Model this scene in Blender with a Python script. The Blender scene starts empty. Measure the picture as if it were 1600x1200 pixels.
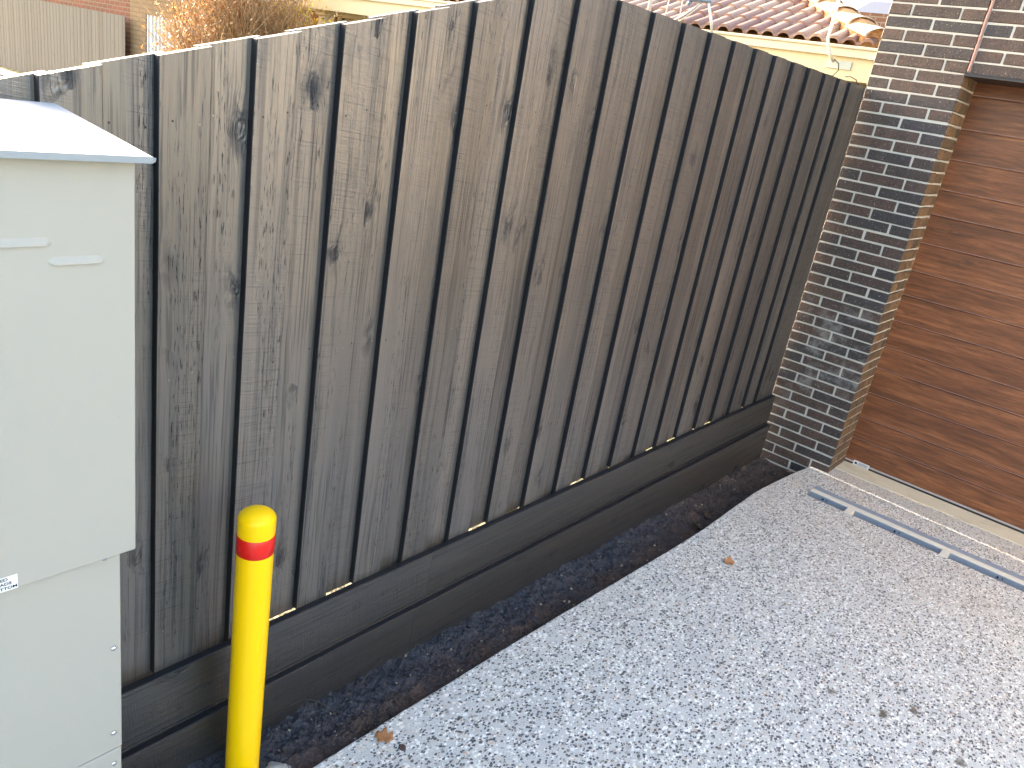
import bpy, bmesh, math, random
from mathutils import Vector, Matrix, noise
R = math.radians
random.seed(7)
S = bpy.context.scene
COL = S.collection

# ------------------------------------------------------------------ camera
cd = bpy.data.cameras.new('camera'); cam = bpy.data.objects.new('camera', cd); COL.objects.link(cam)
cd.sensor_width = 36; cd.lens = 36*1237.73/1600; cd.clip_start = .03; cd.clip_end = 600
cam.matrix_world = (Matrix.Translation((-4.68278, -1.08143, 1.85351)) @ Matrix.Rotation(R(-52.92668), 4, 'Z')
                    @ Matrix.Rotation(R(69.41167), 4, 'X') @ Matrix.Rotation(R(10.18021), 4, 'Z'))
S.camera = cam
# ------------------------------------------------------------------ light
SUN_EL, SUN_AZ = 16.0, 2.3          # elevation, degrees east of +Y
sd = Vector((math.sin(R(SUN_AZ))*math.cos(R(SUN_EL)), math.cos(R(SUN_AZ))*math.cos(R(SUN_EL)), math.sin(R(SUN_EL))))
W = bpy.data.worlds.new('World'); S.world = W; W.use_nodes = True
wn = W.node_tree.nodes; sky = wn.new('ShaderNodeTexSky'); sky.sky_type = 'NISHITA'; sky.sun_disc = False
sky.sun_elevation = R(SUN_EL); sky.sun_rotation = R(SUN_AZ); sky.air_density = 1.0; sky.dust_density = 3.0; sky.ozone_density = .6
wb = wn.new('ShaderNodeVectorMath'); wb.operation = 'MULTIPLY'; wb.inputs[1].default_value = (1.10, .98, .90)   # camera white balance
W.node_tree.links.new(sky.outputs[0], wb.inputs[0]); W.node_tree.links.new(wb.outputs[0], wn['Background'].inputs[0]); wn['Background'].inputs[1].default_value = .15
ld = bpy.data.lights.new('sun', 'SUN'); ld.energy = 3.3; ld.angle = R(.5); ld.color = (1, .88, .71)
sun = bpy.data.objects.new('sun', ld); COL.objects.link(sun)
sun.rotation_euler = sd.to_track_quat('Z', 'Y').to_euler()
S.view_settings.view_transform = 'Standard'; S.view_settings.look = 'None'; S.view_settings.gamma = 1
S.view_settings.exposure = 3.2
S.cycles.max_bounces = 8; S.cycles.diffuse_bounces = 4

# ------------------------------------------------------------------ node helper
class Mt:
    def __init__(s, name):
        s.m = bpy.data.materials.new(name); s.m.use_nodes = True; s.t = s.m.node_tree
        s.b = s.t.nodes['Principled BSDF']; s.out = s.t.nodes['Material Output']
    def set(s, sock, v):
        if hasattr(v, 'links') or isinstance(v, bpy.types.NodeSocket): s.t.links.new(v, sock)
        elif isinstance(v, (tuple, list)) and sock.type == 'RGBA' and len(v) == 3: sock.default_value = (*v, 1)
        else: sock.default_value = v
    def n(s, typ, ins=None, out=0, **props):
        nd = s.t.nodes.new('ShaderNode'+typ)
        for k, v in props.items(): setattr(nd, k, v)
        for k, v in (ins or {}).items(): s.set(nd.inputs[k], v)
        return nd.outputs[out]
    def obj(s): return s.n('TexCoord', out=3)
    def gen(s): return s.n('NewGeometry', out=0)
    def rand(s): return s.n('ObjectInfo', out='Random')
    def island(s): return s.n('NewGeometry', out='Random Per Island')
    def mapv(s, v, scale=(1, 1, 1), loc=(0, 0, 0), rot=(0, 0, 0)):
        return s.n('Mapping', {0: v, 'Scale': scale, 'Location': loc, 'Rotation': rot})
    def noise(s, v, sc=5, det=4, rough=.55, dist=0, out=0):
        return s.n('TexNoise', {'Vector': v, 'Scale': sc, 'Detail': det, 'Roughness': rough, 'Distortion': dist}, out=out)
    def vor(s, v, sc=5, feat='F1', rnd=1, out=0):
        return s.n('TexVoronoi', {'Vector': v, 'Scale': sc, 'Randomness': rnd}, out=out, feature=feat)
    def math(s, op, a, b=0, c=0, clamp=False): return s.n('Math', {0: a, 1: b, 2: c}, operation=op, use_clamp=clamp)
    def step(s, v, a, b, lo=0, hi=1): return s.n('MapRange', {0: v, 1: a, 2: b, 3: lo, 4: hi}, interpolation_type='SMOOTHSTEP')
    def mix(s, f, a, b, bt='MIX'):
        nd = s.t.nodes.new('ShaderNodeMix'); nd.data_type = 'RGBA'; nd.blend_type = bt
        s.set(nd.inputs[0], f); s.set(nd.inputs[6], a); s.set(nd.inputs[7], b); return nd.outputs[2]
    def ramp(s, f, stops, interp='LINEAR'):
        nd = s.t.nodes.new('ShaderNodeValToRGB'); s.set(nd.inputs[0], f); cr = nd.color_ramp; cr.interpolation = interp
        while len(cr.elements) < len(stops): cr.elements.new(.5)
        for e, (p, c) in zip(cr.elements, stops): e.position = p; e.color = (*c, 1) if len(c) == 3 else c
        return nd.outputs[0]
    def sep(s, v):
        nd = s.t.nodes.new('ShaderNodeSeparateXYZ'); s.set(nd.inputs[0], v); return nd.outputs
    def comb(s, x, y, z): return s.n('CombineXYZ', {0: x, 1: y, 2: z})
    def bump(s, h, dist=.002, st=1, nrm=None):
        d = {'Height': h, 'Distance': dist, 'Strength': st}
        if nrm is not None: d['Normal'] = nrm
        return s.n('Bump', d)
    def fin(s, col=None, rough=.5, nrm=None, **kw):
        if col is not None: s.set(s.b.inputs['Base Color'], col)
        s.set(s.b.inputs['Roughness'], rough)
        if nrm is not None: s.set(s.b.inputs['Normal'], nrm)
        for k, v in kw.items(): s.set(s.b.inputs[k.replace('_', ' ')], v)
        return s.m

def simple(name, col, rough=.5, var=.12, sc=6, bump=.0006, bsc=60, **kw):
    m = Mt(name); v = m.gen()
    f = m.noise(v, sc, 5, .6)
    c = m.mix(f, tuple(x*(1-var) for x in col), tuple(min(1, x*(1+var)) for x in col))
    r = m.math('MULTIPLY_ADD', m.noise(v, sc*2, 3), .2, rough-.1)
    return m.fin(c, r, m.bump(m.noise(v, bsc, 3), bump), **kw)

# ------------------------------------------------------------------ mesh helper
class MB:
    def __init__(s): s.bm = bmesh.new()
    def box(s, x0, x1, y0, y1, z0, z1, ch=0, jit=0, mi=0):
        bm = s.bm
        if ch <= 0:
            vs = [bm.verts.new((x, y, z)) for x in (x0, x1) for y in (y0, y1) for z in (z0, z1)]
            for f in ((0, 1, 3, 2), (4, 6, 7, 5), (0, 4, 5, 1), (2, 3, 7, 6), (0, 2, 6, 4), (1, 5, 7, 3)):
                bm.faces.new([vs[i] for i in f]).material_index = mi
            return vs
        V = {}
        lo, hi = (x0, y0, z0), (x1, y1, z1)
        for cx in (0, 1):
            for cy in (0, 1):
                for cz in (0, 1):
                    c = (cx, cy, cz); base = [hi[i] if c[i] else lo[i] for i in range(3)]
                    j = [random.uniform(-jit, jit) for _ in range(3)]
                    for ax in range(3):
                        p = [base[i] + (0 if i == ax else (-ch if c[i] else ch)) + j[i] for i in range(3)]
                        V[c, ax] = bm.verts.new(p)
        def F(l):
            f = bm.faces.new(l); f.material_index = mi; f.smooth = False; return f
        for ax in range(3):
            a, b = [i for i in range(3) if i != ax]
            for s_ in (0, 1):
                q = []
                for u, v in ((0, 0), (1, 0), (1, 1), (0, 1)):
                    c = [0, 0, 0]; c[ax] = s_; c[a] = u; c[b] = v; q.append(V[tuple(c), ax])
                F(q)
        for ax in range(3):
            a, b = [i for i in range(3) if i != ax]
            for u in (0, 1):
                for v in (0, 1):
                    c0 = [0, 0, 0]; c0[a] = u; c0[b] = v; c1 = c0[:]; c1[ax] = 1; c0, c1 = tuple(c0), tuple(c1)
                    F([V[c0, a], V[c1, a], V[c1, b], V[c0, b]])
        for cx in (0, 1):
            for cy in (0, 1):
                for cz in (0, 1): F([V[(cx, cy, cz), k] for k in range(3)])
    def loft(s, rings, close=True, caps=True, smooth=False, mi=0, sides=None):
        bm = s.bm; rr = [[bm.verts.new(p) for p in r] for r in rings]; n = len(rr[0])
        for a, b in zip(rr, rr[1:]):
            for i in range(n if close else n-1):
                f = bm.faces.new([a[i], a[(i+1) % n], b[(i+1) % n], b[i]]); f.smooth = smooth; f.material_index = sides[i] if sides else mi
        if caps and close:
            for r in (rr[0][::-1], rr[-1]):
                f = bm.faces.new(r); f.material_index = mi
        return rr
    def tube(s, pts, rad, seg=8, smooth=True, caps=True, mi=0):
        pts = [Vector(p) for p in pts]; rings = []
        rs = rad if isinstance(rad, (list, tuple)) else [rad]*len(pts)
        up = None
        for i, p in enumerate(pts):
            d = (pts[min(i+1, len(pts)-1)] - pts[max(i-1, 0)]).normalized()
            if up is None: up = Vector((0, 0, 1)) if abs(d.z) < .9 else Vector((1, 0, 0))
            a = d.cross(up)
            if a.length < 1e-4: a = d.orthogonal()
            a.normalize(); b = a.cross(d).normalized(); up = b
            rings.append([p + rs[i]*(math.cos(t)*a + math.sin(t)*b) for t in [2*math.pi*k/seg for k in range(seg)]])
        s.loft(rings, True, caps, smooth, mi)
    def lathe(s, prof, cx=0, cy=0, seg=48, mi=0):
        bm = s.bm; rings = []
        for r, z in prof:
            rings.append([(cx+r*math.cos(2*math.pi*k/seg), cy+r*math.sin(2*math.pi*k/seg), z) for k in range(seg)] if r > 0 else None)
        prev = None
        for (r, z), rg in zip(prof, rings):
            cur = [bm.verts.new(p) for p in rg] if rg else [bm.verts.new((cx, cy, z))]
            if prev:
                for k in range(seg):
                    k2 = (k+1) % seg
                    if len(prev) > 1 and len(cur) > 1: l = [prev[k], prev[k2], cur[k2], cur[k]]
                    elif len(cur) == 1 and len(prev) > 1: l = [prev[k], prev[k2], cur[0]]
                    elif len(prev) == 1 and len(cur) > 1: l = [prev[0], cur[k2], cur[k]]
                    else: continue
                    f = bm.faces.new(l); f.smooth = True; f.material_index = mi
            prev = cur
    def quad(s, a, b, c, d, mi=0, smooth=False):
        f = s.bm.faces.new([s.bm.verts.new(p) for p in (a, b, c, d)]); f.material_index = mi; f.smooth = smooth
    def poly(s, pts, mi=0):
        f = s.bm.faces.new([s.bm.verts.new(p) for p in pts]); f.material_index = mi
    def build(s, name, mats, parent=None, loc=(0, 0, 0), fix=True):
        me = bpy.data.meshes.new(name)
        if fix: bmesh.ops.recalc_face_normals(s.bm, faces=s.bm.faces)
        if loc != (0, 0, 0): bmesh.ops.translate(s.bm, verts=s.bm.verts, vec=-Vector(loc))
        s.bm.to_mesh(me); s.bm.free()
        for m in (mats if isinstance(mats, (list, tuple)) else [mats]): me.materials.append(m)
        o = bpy.data.objects.new(name, me); COL.objects.link(o); o.location = loc
        if parent: o.parent = parent; o.matrix_parent_inverse = Matrix.Identity(4); o.location = Vector(loc) - wloc(parent)
        return o
def wloc(o):
    v = Vector(o.location)
    while o.parent: o = o.parent; v += Vector(o.location)
    return v
def thing(name, label, cat, loc=(0, 0, 0), group=None):
    o = bpy.data.objects.new(name, None); o.empty_display_size = .1; COL.objects.link(o); o.location = loc
    o['label'] = label; o['category'] = cat
    if group: o['group'] = group
    return o
def tag(o, label, cat, group=None):
    o['label'] = label; o['category'] = cat
    if group: o['group'] = group
    return o
def struct(o): o['kind'] = 'structure'; return o

# ------------------------------------------------------------------ materials
def wood_paint(name, horiz=False, tone=1.0, rough=.44):
    m = Mt(name); P = m.obj(); r = m.rand()
    off = m.comb(m.math('MULTIPLY', r, 37), 0, m.math('MULTIPLY', r, 91.7))
    sx, sy, sz = m.sep(P)
    if horiz: P = m.comb(sz, sy, sx)
    P = m.n('VectorMath', {0: P, 1: off}, operation='ADD')
    x, y, z = m.sep(P)
    # knots
    kp = m.comb(m.math('MULTIPLY', x, 16), 3.0, m.math('MULTIPLY', z, 8.0))
    kp = m.n('VectorMath', {0: kp, 1: m.n('VectorMath', {0: m.noise(kp, 1.6, 2, out=1), 1: (.5, .5, .5)}, operation='MULTIPLY')}, operation='ADD')
    nd = m.t.nodes.new('ShaderNodeTexVoronoi'); nd.voronoi_dimensions = '3D'; m.set(nd.inputs['Vector'], kp); nd.inputs['Scale'].default_value = 1
    kd, kc = nd.outputs['Distance'], m.sep(nd.outputs['Color'])
    pres = m.math('GREATER_THAN', kc[0], .935)
    kk = m.math('MULTIPLY', pres, m.step(kd, .05, .46, 1, 0))         # knot body
    halo = m.math('MULTIPLY', pres, m.step(kd, .0, .75, 1, 0))
    ring = m.math('MULTIPLY', m.math('SINE', m.math('MULTIPLY', kd, 46)), kk)
    ring = m.math('MULTIPLY', ring, m.step(m.noise(kp, 7, 3), .35, .62))
    # grain, bent round knots
    gx = m.math('ADD', x, m.math('MULTIPLY', halo, .012))
    gx = m.math('ADD', gx, m.math('MULTIPLY', m.math('SUBTRACT', m.noise(m.comb(m.math('MULTIPLY', x, 6), 0, m.math('MULTIPLY', z, 1.3)), 1, 2), .5), .02))
    def g(fx, fz, det=3, rg=.6): return m.noise(m.comb(m.math('MULTIPLY', gx, fx), 0, m.math('MULTIPLY', z, fz)), 1, det, rg)
    band = g(17, .45, 3); fine = g(190, 3.2, 3); mid = g(62, 1.1, 4); dash = g(330, 26, 2); patch = g(9, 1.6, 4)
    boardtone = m.math('MULTIPLY_ADD', m.math('FRACT', m.math('MULTIPLY', r, 17.3)), .5, .75)
    T = tone*.55; DK = (.004, .005, .008)
    base = m.ramp(band, [(.28, (.020*T, .021*T, .026*T)), (.42, (.042*T, .039*T, .038*T)), (.58, (.066*T, .058*T, .051*T)), (.8, (.084*T, .071*T, .059*T))])
    streak = m.step(mid, .50, .66, 0, .55)
    dk2 = m.math('MULTIPLY', m.step(fine, .50, .62), m.step(patch, .40, .56, 0, .75))
    dk3 = m.math('MULTIPLY', m.step(dash, .58, .66), m.step(g(20, .8), .46, .58, 0, .75))
    kn = m.math('MULTIPLY', m.step(kd, .1, .7, 1, 0), m.math('MULTIPLY', pres, m.step(m.noise(kp, 3, 3), .35, .6, 0, .7)))
    saw = m.noise(m.comb(m.math('MULTIPLY', x, 5), 0, m.math('MULTIPLY', m.math('MULTIPLY_ADD', x, .10, z), 230)), 1, 3, .7)
    sawm = m.step(m.noise(m.comb(m.math('MULTIPLY', x, 8), 2, m.math('MULTIPLY', z, 1.1)), 1, 2), .36, .60)
    sawd = m.math('MULTIPLY', m.step(saw, .52, .66), m.math('MULTIPLY', sawm, .46))
    for f in (streak, dk2, kn, m.step(ring, .25, .8, 0, .8), sawd): base = m.mix(f, base, tuple(k*1.6 for k in DK))
    base = m.mix(dk3, base, DK)
    base = m.mix(1, base, m.comb(boardtone, boardtone, boardtone), 'MULTIPLY')
    h = m.math('ADD', m.math('MULTIPLY', fine, .6), m.math('MULTIPLY', m.math('MULTIPLY', saw, sawm), .9))
    h = m.math('ADD', h, m.math('MULTIPLY', ring, .8)); h = m.math('SUBTRACT', h, m.math('MULTIPLY', kk, .6))
    h = m.math('SUBTRACT', h, m.math('MULTIPLY', dk3, .8)); h = m.math('ADD', h, m.math('MULTIPLY', mid, .8))
    # dark raised grain takes less sheen
    dull = m.math('ADD', m.math('ADD', m.math('MULTIPLY', streak, .55), m.math('MULTIPLY', dk2, .4)), m.math('ADD', m.math('ADD', dk3, kn), m.math('MULTIPLY', sawd, .45)), clamp=True)
    spec = m.math('MULTIPLY', m.math('MULTIPLY_ADD', dull, -.78, 1.0), m.math('MULTIPLY_ADD', boardtone, .4, .6))
    ro = m.math('MULTIPLY_ADD', dull, .25, m.math('MULTIPLY_ADD', band, -.12, rough+.10))
    return m.fin(base, ro, m.bump(h, .0014, 1), Specular_IOR_Level=spec, IOR=1.7)
M_edge = simple('shaded_edge', (.0025, .0035, .007), .6, .2, 20)  # darker copy for board sides and ledges, their shade put into the colour
M_pal = wood_paint('charcoal_paling_paint', tone=2.1, rough=.36); M_plinth = wood_paint('charcoal_plinth_paint', True, .55, .34)

def brick_mat(name, cols, speck=True, haze=0):
    m = Mt(name); v = m.obj(); r = m.island()
    c = m.ramp(r, cols)
    n1 = m.noise(v, 17, 5, .7); n2 = m.noise(v, 105, 4, .75)
    c = m.mix(m.step(n1, .38, .62, 0, .85), c, m.mix(.5, c, (.020, .018, .020)))
    c = m.mix(m.step(n2, .54, .70, 0, .75), c, (.125, .092, .078))
    c = m.mix(m.step(n2, .47, .36, 0, .85), c, (.010, .009, .010))
    if speck:
        sp = m.vor(v, 150); c = m.mix(m.math('MULTIPLY', m.step(sp, .22, .13), m.math('GREATER_THAN', m.noise(v, 90, 1), .60)), c, (.62, .6, .55))
    if haze:
        z = m.sep(v)[2]; hz = m.math('MULTIPLY', m.step(z, .15, .65), m.step(z, 1.15, .75)); hz = m.math('MULTIPLY', hz, m.step(m.noise(v, 6, 6, .7), .47, .68, 0, haze))
        c = m.mix(hz, c, (.26, .255, .25))
    return m.fin(c, m.math('MULTIPLY_ADD', n2, .3, .42), m.bump(m.math('ADD', n2, m.math('MULTIPLY', n1, 1.6)), .0055, 1))
M_brick = brick_mat('dark_brick', [(0, (.062, .038, .030)), (.3, (.078, .048, .037)), (.52, (.050, .035, .031)), (.7, (.037, .029, .028)), (.90, (.029, .030, .037)), (1, (.070, .043, .034))], haze=.75)
M_tan = brick_mat('tan_reveal_face', [(0, (.17, .10, .05)), (.45, (.24, .145, .07)), (.75, (.11, .075, .045)), (1, (.20, .12, .06))], speck=False)
m = Mt('mortar'); v = m.obj(); n1 = m.noise(v, 120, 4, .7)
M_mortar = m.fin(m.mix(m.noise(v, 9, 4), (.38, .375, .34), m.mix(n1, (.40, .39, .35), (.64, .62, .55))), .9, m.bump(n1, .003))

def agg_mat(name, density=1.0, warm=0.0, soft=0.0):
    m = Mt(name); P = m.gen()
    wob = m.n('VectorMath', {0: m.noise(P, 45, 2, out=1), 1: (.011, .011, 0)}, operation='MULTIPLY')
    Q = m.n('VectorMath', {0: P, 1: wob}, operation='ADD')
    big = m.noise(P, 5.5, 4, .6); bald = m.noise(P, 2.3, 3, .6)
    cem = m.mix(m.noise(P, 30, 4, .7), (.41, .415, .41), (.57, .575, .565))
    cem = m.mix(m.step(big, .35, .7), cem, m.mix(.6, cem, (.58, .57, .53)))
    ex, ey, _ = m.sep(P)
    edge = m.step(m.math('ADD', ey, m.math('MULTIPLY', big, .05)), .19, .08, 0, 1)
    def layer(sc, rot, stretch, seed, rad, sel):
        v = m.mapv(Q, (sc, sc*stretch, 1), (seed, seed*1.7, 0), (0, 0, rot))
        nd = m.t.nodes.new('ShaderNodeTexVoronoi'); nd.voronoi_dimensions = '2D'; m.set(nd.inputs['Vector'], v); nd.inputs['Scale'].default_value = 1
        c = m.sep(nd.outputs['Color'])
        radv = m.math('MULTIPLY_ADD', c[1], rad*.8, rad*.45)
        ins = m.math('LESS_THAN', nd.outputs['Distance'], radv)
        return m.math('MULTIPLY', ins, m.math('LESS_THAN', c[0], sel)), c
    col = cem
    mk, c = layer(56, .4, 1.35, 3, .42, .46); col = m.mix(m.math('MULTIPLY', mk, .85), col, m.ramp(c[2], [(0, (.76, .76, .73)), (.5, (.84, .83, .80)), (.68, (.54, .48, .40)), (.8, (.24, .235, .22)), (1, (.56, .48, .41))]))
    mk2, c2 = layer(84, -.5, 1.45, 11, .43, .50*density); col = m.mix(m.math('MULTIPLY', mk2, .9), col, m.ramp(c2[2], [(0, (.022, .026, .033)), (.42, (.045, .05, .06)), (.54, (.86, .86, .83)), (.74, (.70, .68, .63)), (.84, (.17, .15, .13)), (.93, (.55, .38, .26))], 'CONSTANT'))
    mk3, c3 = layer(48, .2, 1.5, 23, .31, .27*density); mk3 = m.math('MULTIPLY', mk3, m.step(edge, .25, .8)); col = m.mix(m.math('MULTIPLY', mk3, .92), col, m.ramp(c3[2], [(0, (.028, .032, .04)), (.75, (.055, .06, .07)), (1, (.09, .075, .06))]))
    mk4, c4 = layer(230, .2, 1.2, 31, .36, .35); col = m.mix(m.math('MULTIPLY', mk4, .6), col, m.ramp(c4[2], [(0, (.06, .065, .075)), (.5, (.12, .12, .12)), (.55, (.7, .7, .67)), (1, (.78, .77, .74))], 'CONSTANT'))
    if soft: col = m.mix(soft, col, (.37, .36, .33))
    # rubbed and dirty places
    for (dx, dy, rr, st) in ((-1.967, -.716, .026, .8), (-1.927, -.889, .038, .95), (-1.815, -.965, .030, .9), (-1.95, -1.15, .034, .85), (-2.62, -.12, .03, .35), (-2.10, -.45, .024, .3)):
        d = m.n('VectorMath', {0: m.n('VectorMath', {0: P, 1: (dx, dy, 0)}, operation='SUBTRACT'), 1: (1, 1.6, 0)}, operation='MULTIPLY')
        ln = m.n('VectorMath', {0: d}, operation='LENGTH', out=1)
        ln = m.math('ADD', ln, m.math('MULTIPLY', m.math('SUBTRACT', m.noise(P, 28, 5, .75), .5), rr*3.0))
        col = m.mix(m.math('MULTIPLY', m.step(ln, rr, rr*.35), st), col, (.085, .07, .05))
    # muddy rust patches by pier and drain; warm sun bounce put into the colour
    tn = m.math('MULTIPLY', m.step(ex, -1.5, -.35), m.step(m.noise(P, 3.2, 5, .65), .42, .66, 0, .2))
    col = m.mix(tn, col, (.50, .38, .27)); col = m.mix(m.step(ex, -2.6, -.6, 0, .06), col, (.60, .48, .34))
    col = m.mix(m.step(m.noise(P, 1.1, 4, .6), .5, .75, 0, .12+warm), col, (.42, .36, .28))
    h = m.math('ADD', m.math('MULTIPLY', mk2, .5), m.math('MULTIPLY', m.noise(P, 260, 3), 1.0))
    h = m.math('ADD', h, m.math('MULTIPLY', mk, .4))
    return m.fin(col, m.math('MULTIPLY_ADD', mk2, -.2, .68), m.bump(h, .0012, .7))
M_agg = agg_mat('exposed_aggregate'); M_agg2 = agg_mat('worn_aggregate', .7, .0, .25)

m = Mt('soil'); P = m.gen(); px_, py_, pz_ = m.sep(P)
n1 = m.noise(P, 22, 6, .7); n2 = m.noise(P, 140, 4, .7)
c = m.mix(m.step(n1, .3, .7), (.016, .011, .010), (.085, .056, .042)); c = m.mix(m.step(n2, .52, .68, 0, .8), c, (.14, .10, .08)); c = m.mix(m.step(n2, .46, .36, 0, .8), c, (.008, .006, .006))
c = m.mix(m.step(m.noise(P, 3.0, 4, .6), .43, .60, 0, .6), c, m.mix(n2, (.05, .028, .020), (.12, .070, .048)))
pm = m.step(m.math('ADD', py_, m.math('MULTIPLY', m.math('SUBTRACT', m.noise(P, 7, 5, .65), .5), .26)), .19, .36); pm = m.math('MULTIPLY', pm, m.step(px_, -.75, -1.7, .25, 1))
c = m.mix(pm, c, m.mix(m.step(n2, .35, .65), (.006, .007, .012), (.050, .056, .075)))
M_soil = m.fin(c, m.math('MULTIPLY_ADD', pm, -.35, .9), m.bump(m.math('ADD', m.math('MULTIPLY', n1, 2), n2), .006, 1))

def panelcab(name, col, rough):
    m = Mt(name); P = m.gen()
    f = m.noise(P, 3, 5, .6); sc = m.noise(m.mapv(P, (200, 1, 14)), 1, 3, .8)
    c = m.mix(f, tuple(k*.95 for k in col), tuple(k*1.03 for k in col))
    c = m.mix(m.step(m.noise(P, 16, 6, .75), .66, .8, 0, .3), c, tuple(k*.8 for k in col))
    c = m.mix(m.math('MULTIPLY', m.step(sc, .7, .76), m.step(m.noise(P, 7, 2), .5, .66, 0, .5)), c, tuple(k*.55 for k in col))
    return m.fin(c, m.math('MULTIPLY_ADD', f, .15, rough), m.bump(m.math('ADD', m.noise(P, 700, 2), m.math('MULTIPLY', m.noise(P, 5, 2), 6)), .0004, .5))
M_cab = panelcab('beige_powder_coat', (.350, .340, .305), .42); M_cabroof = panelcab('pale_roof_paint', (.25, .28, .305), .4)
M_yel = simple('yellow_gloss', (.93, .57, .0), .34, .004, 4, .00005, 90, Specular_IOR_Level=.3); M_red = simple('red_reflective_tape', (.66, .010, .005), .35, .08, 40, .0001, 300)
M_galv = simple('galvanised_steel', (.30, .345, .41), .42, .25, 30, .0004, 80, Metallic=.2)
M_galvl = simple('cement_smeared_steel', (.66, .63, .54), .6, .15, 22, .001, 90)
M_steel = simple('screw_steel', (.6, .6, .6), .25, .1, 30, Metallic=1.0)
M_black = simple('black_lintel_steel', (.018, .019, .022), .4, .2, 12)
M_pink = simple('pink_mastic', (.31, .185, .165), .7, .25, 40, .003, 60)
M_sill = Mt('cream_concrete'); v = M_sill.gen(); n1 = M_sill.noise(v, 8, 6, .7)
M_sill = M_sill.fin(M_sill.mix(M_sill.step(M_sill.noise(v, 3, 5, .7), .5, .75, 0, .5), M_sill.mix(n1, (.50, .45, .33), (.66, .61, .48)), (.27, .18, .10)), .8, M_sill.bump(M_sill.noise(v, 90, 4, .7), .002))
M_rubber = simple('black_rubber', (.02, .02, .02), .6); M_alu = simple('aluminium_trim', (.55, .52, .52), .35, .1, 20, Metallic=.6)
M_cream = simple('cream_paint', (.66, .55, .33), .5, .06, 3); M_creamlt = simple('cream_gutter_paint', (.68, .61, .45), .4, .07, 5)
M_white = simple('white_metal', (.38, .40, .44), .4, .04, 4); M_greymast = simple('weathered_mast', (.52, .5, .44), .5, .2, 20)
M_glass = simple('dark_window_glass', (.035, .04, .045), .08, .2, 2); M_cable = simple('black_cable', (.02, .02, .02), .5)
M_blackink = simple('black_ink', (.015, .015, .018), .5); M_sticker = simple('white_sticker', (.68, .70, .74), .35, .04, 8)
M_plate = simple('grey_green_plate', (.45, .50, .44), .5); M_box = simple('blue_grey_insulator', (.13, .19, .28), .3)
M_conc = simple('rough_concrete', (.30, .31, .31), .9, .25, 25, .004, 90); M_rock = simple('tan_rock', (.36, .27, .17), .9, .3, 22, .005, 80)
M_wall = simple('warm_render', (.78, .70, .56), .85, .08, 3, .002, 50); M_slate = simple('dark_slate_sheet', (.085, .09, .11), .5, .3, 18)

def door_mat():
    m = Mt('oak_laminate'); P = m.obj(); x, y, z = m.sep(P)
    w = m.noise(m.comb(0, m.math('MULTIPLY', y, 1.6), m.math('MULTIPLY', z, 9)), 1, 3, .6)
    zz = m.math('ADD', z, m.math('MULTIPLY', m.math('SUBTRACT', w, .5), .06))
    def g(fy, fz, d=4): return m.noise(m.comb(1.7, m.math('MULTIPLY', y, fy), m.math('MULTIPLY', zz, fz)), 1, d, .65)
    c = m.ramp(m.math('ADD', m.math('MULTIPLY', g(1.6, 19), .5), m.math('MULTIPLY', g(6, 75, 5), .5)), [(.34, (.075, .029, .013)), (.45, (.128, .045, .018)), (.54, (.190, .070, .028)), (.64, (.280, .110, .046)), (.78, (.215, .080, .032))])
    c = m.mix(m.step(g(2.2, 70), .5, .7, 0, .5), c, (.085, .036, .018))
    c = m.mix(m.step(g(18, 170, 3), .58, .72, 0, .4), c, (.06, .026, .014))
    c = m.mix(m.step(g(5, 16, 6), .58, .72, 0, .7), c, (.045, .022, .012))
    gl = m.math('FRACT', m.math('MULTIPLY', z, 6.5))
    return m.fin(c, .36, m.bump(g(14, 240, 3), .0005, .8), Specular_IOR_Level=.5)
M_door = door_mat()
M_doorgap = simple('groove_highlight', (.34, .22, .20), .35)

# ------------------------------------------------------------------ ground and setting
FY = .455; KF = (FY+1.08143)/(.476+1.08143); FX = lambda x: -4.68278+(x+4.68278)*KF; FZ = lambda z: 1.85351+(z-1.85351)*KF
g = MB(); g.quad((-260, -260, -.13), (300, -260, -.13), (300, 300, -.13), (-260, 300, -.13))
m = Mt('yard_ground'); P = m.gen(); n1 = m.noise(P, .8, 6, .7)
M_yard = m.fin(m.mix(m.step(m.noise(P, .25, 4), .45, .6), m.mix(n1, (.10, .11, .045), (.17, .15, .07)), m.mix(n1, (.14, .13, .08), (.20, .18, .11))), .9, m.bump(m.noise(P, 40, 4), .02))
struct(g.build('ground', M_yard))

EDGE = [(-14, .235), (-6, .225), (-4.5, .215), (-3.56, .209), (-3.31, .206), (-3.04, .200), (-2.72, .195), (-2.34, .184), (-1.89, .168), (-1.6, .158), (-1.315, .153), (-1.0, .162), (-.674, .167), (-.5, .158), (-.425, .152), (-.366, .147), (-.25, .136), (-.124, .122), (0, .102)]
s = MB(); XN, XF = -.425, -.248; YE = -3.29
def strip(pts, y0):
    for (xa, ya), (xb, yb) in zip(pts, pts[1:]):
        ya2, yb2 = (y0, y0)
        s.quad((xa, ya2, 0), (xb, yb2, 0), (xb, yb-.006, 0), (xa, ya-.006, 0))
fine = []
for (xa, ya), (xb, yb) in zip(EDGE, EDGE[1:]):
    k = max(1, int((xb-xa)/.035)) if xa > -6.1 else 1
    for i in range(k):
        t = i/k; x = xa+(xb-xa)*t; fine.append((x, ya+(yb-ya)*t + .002*noise.noise(Vector((x*7, 0, 1))) + .0022*noise.noise(Vector((x*40, 0, 3)))))
fine.append(EDGE[-1])
xs = [p[0] for p in fine]
A = [p for p in fine if p[0] <= XN+1e-6]; 
if A[-1][0] < XN-1e-6: A.append((XN, .152))
B = [(XN, .152)]+[p for p in fine if XN < p[0] < XF]+[(XF, .136)]
Cc = [(XF, .136)]+[p for p in fine if XF < p[0]]
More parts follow.
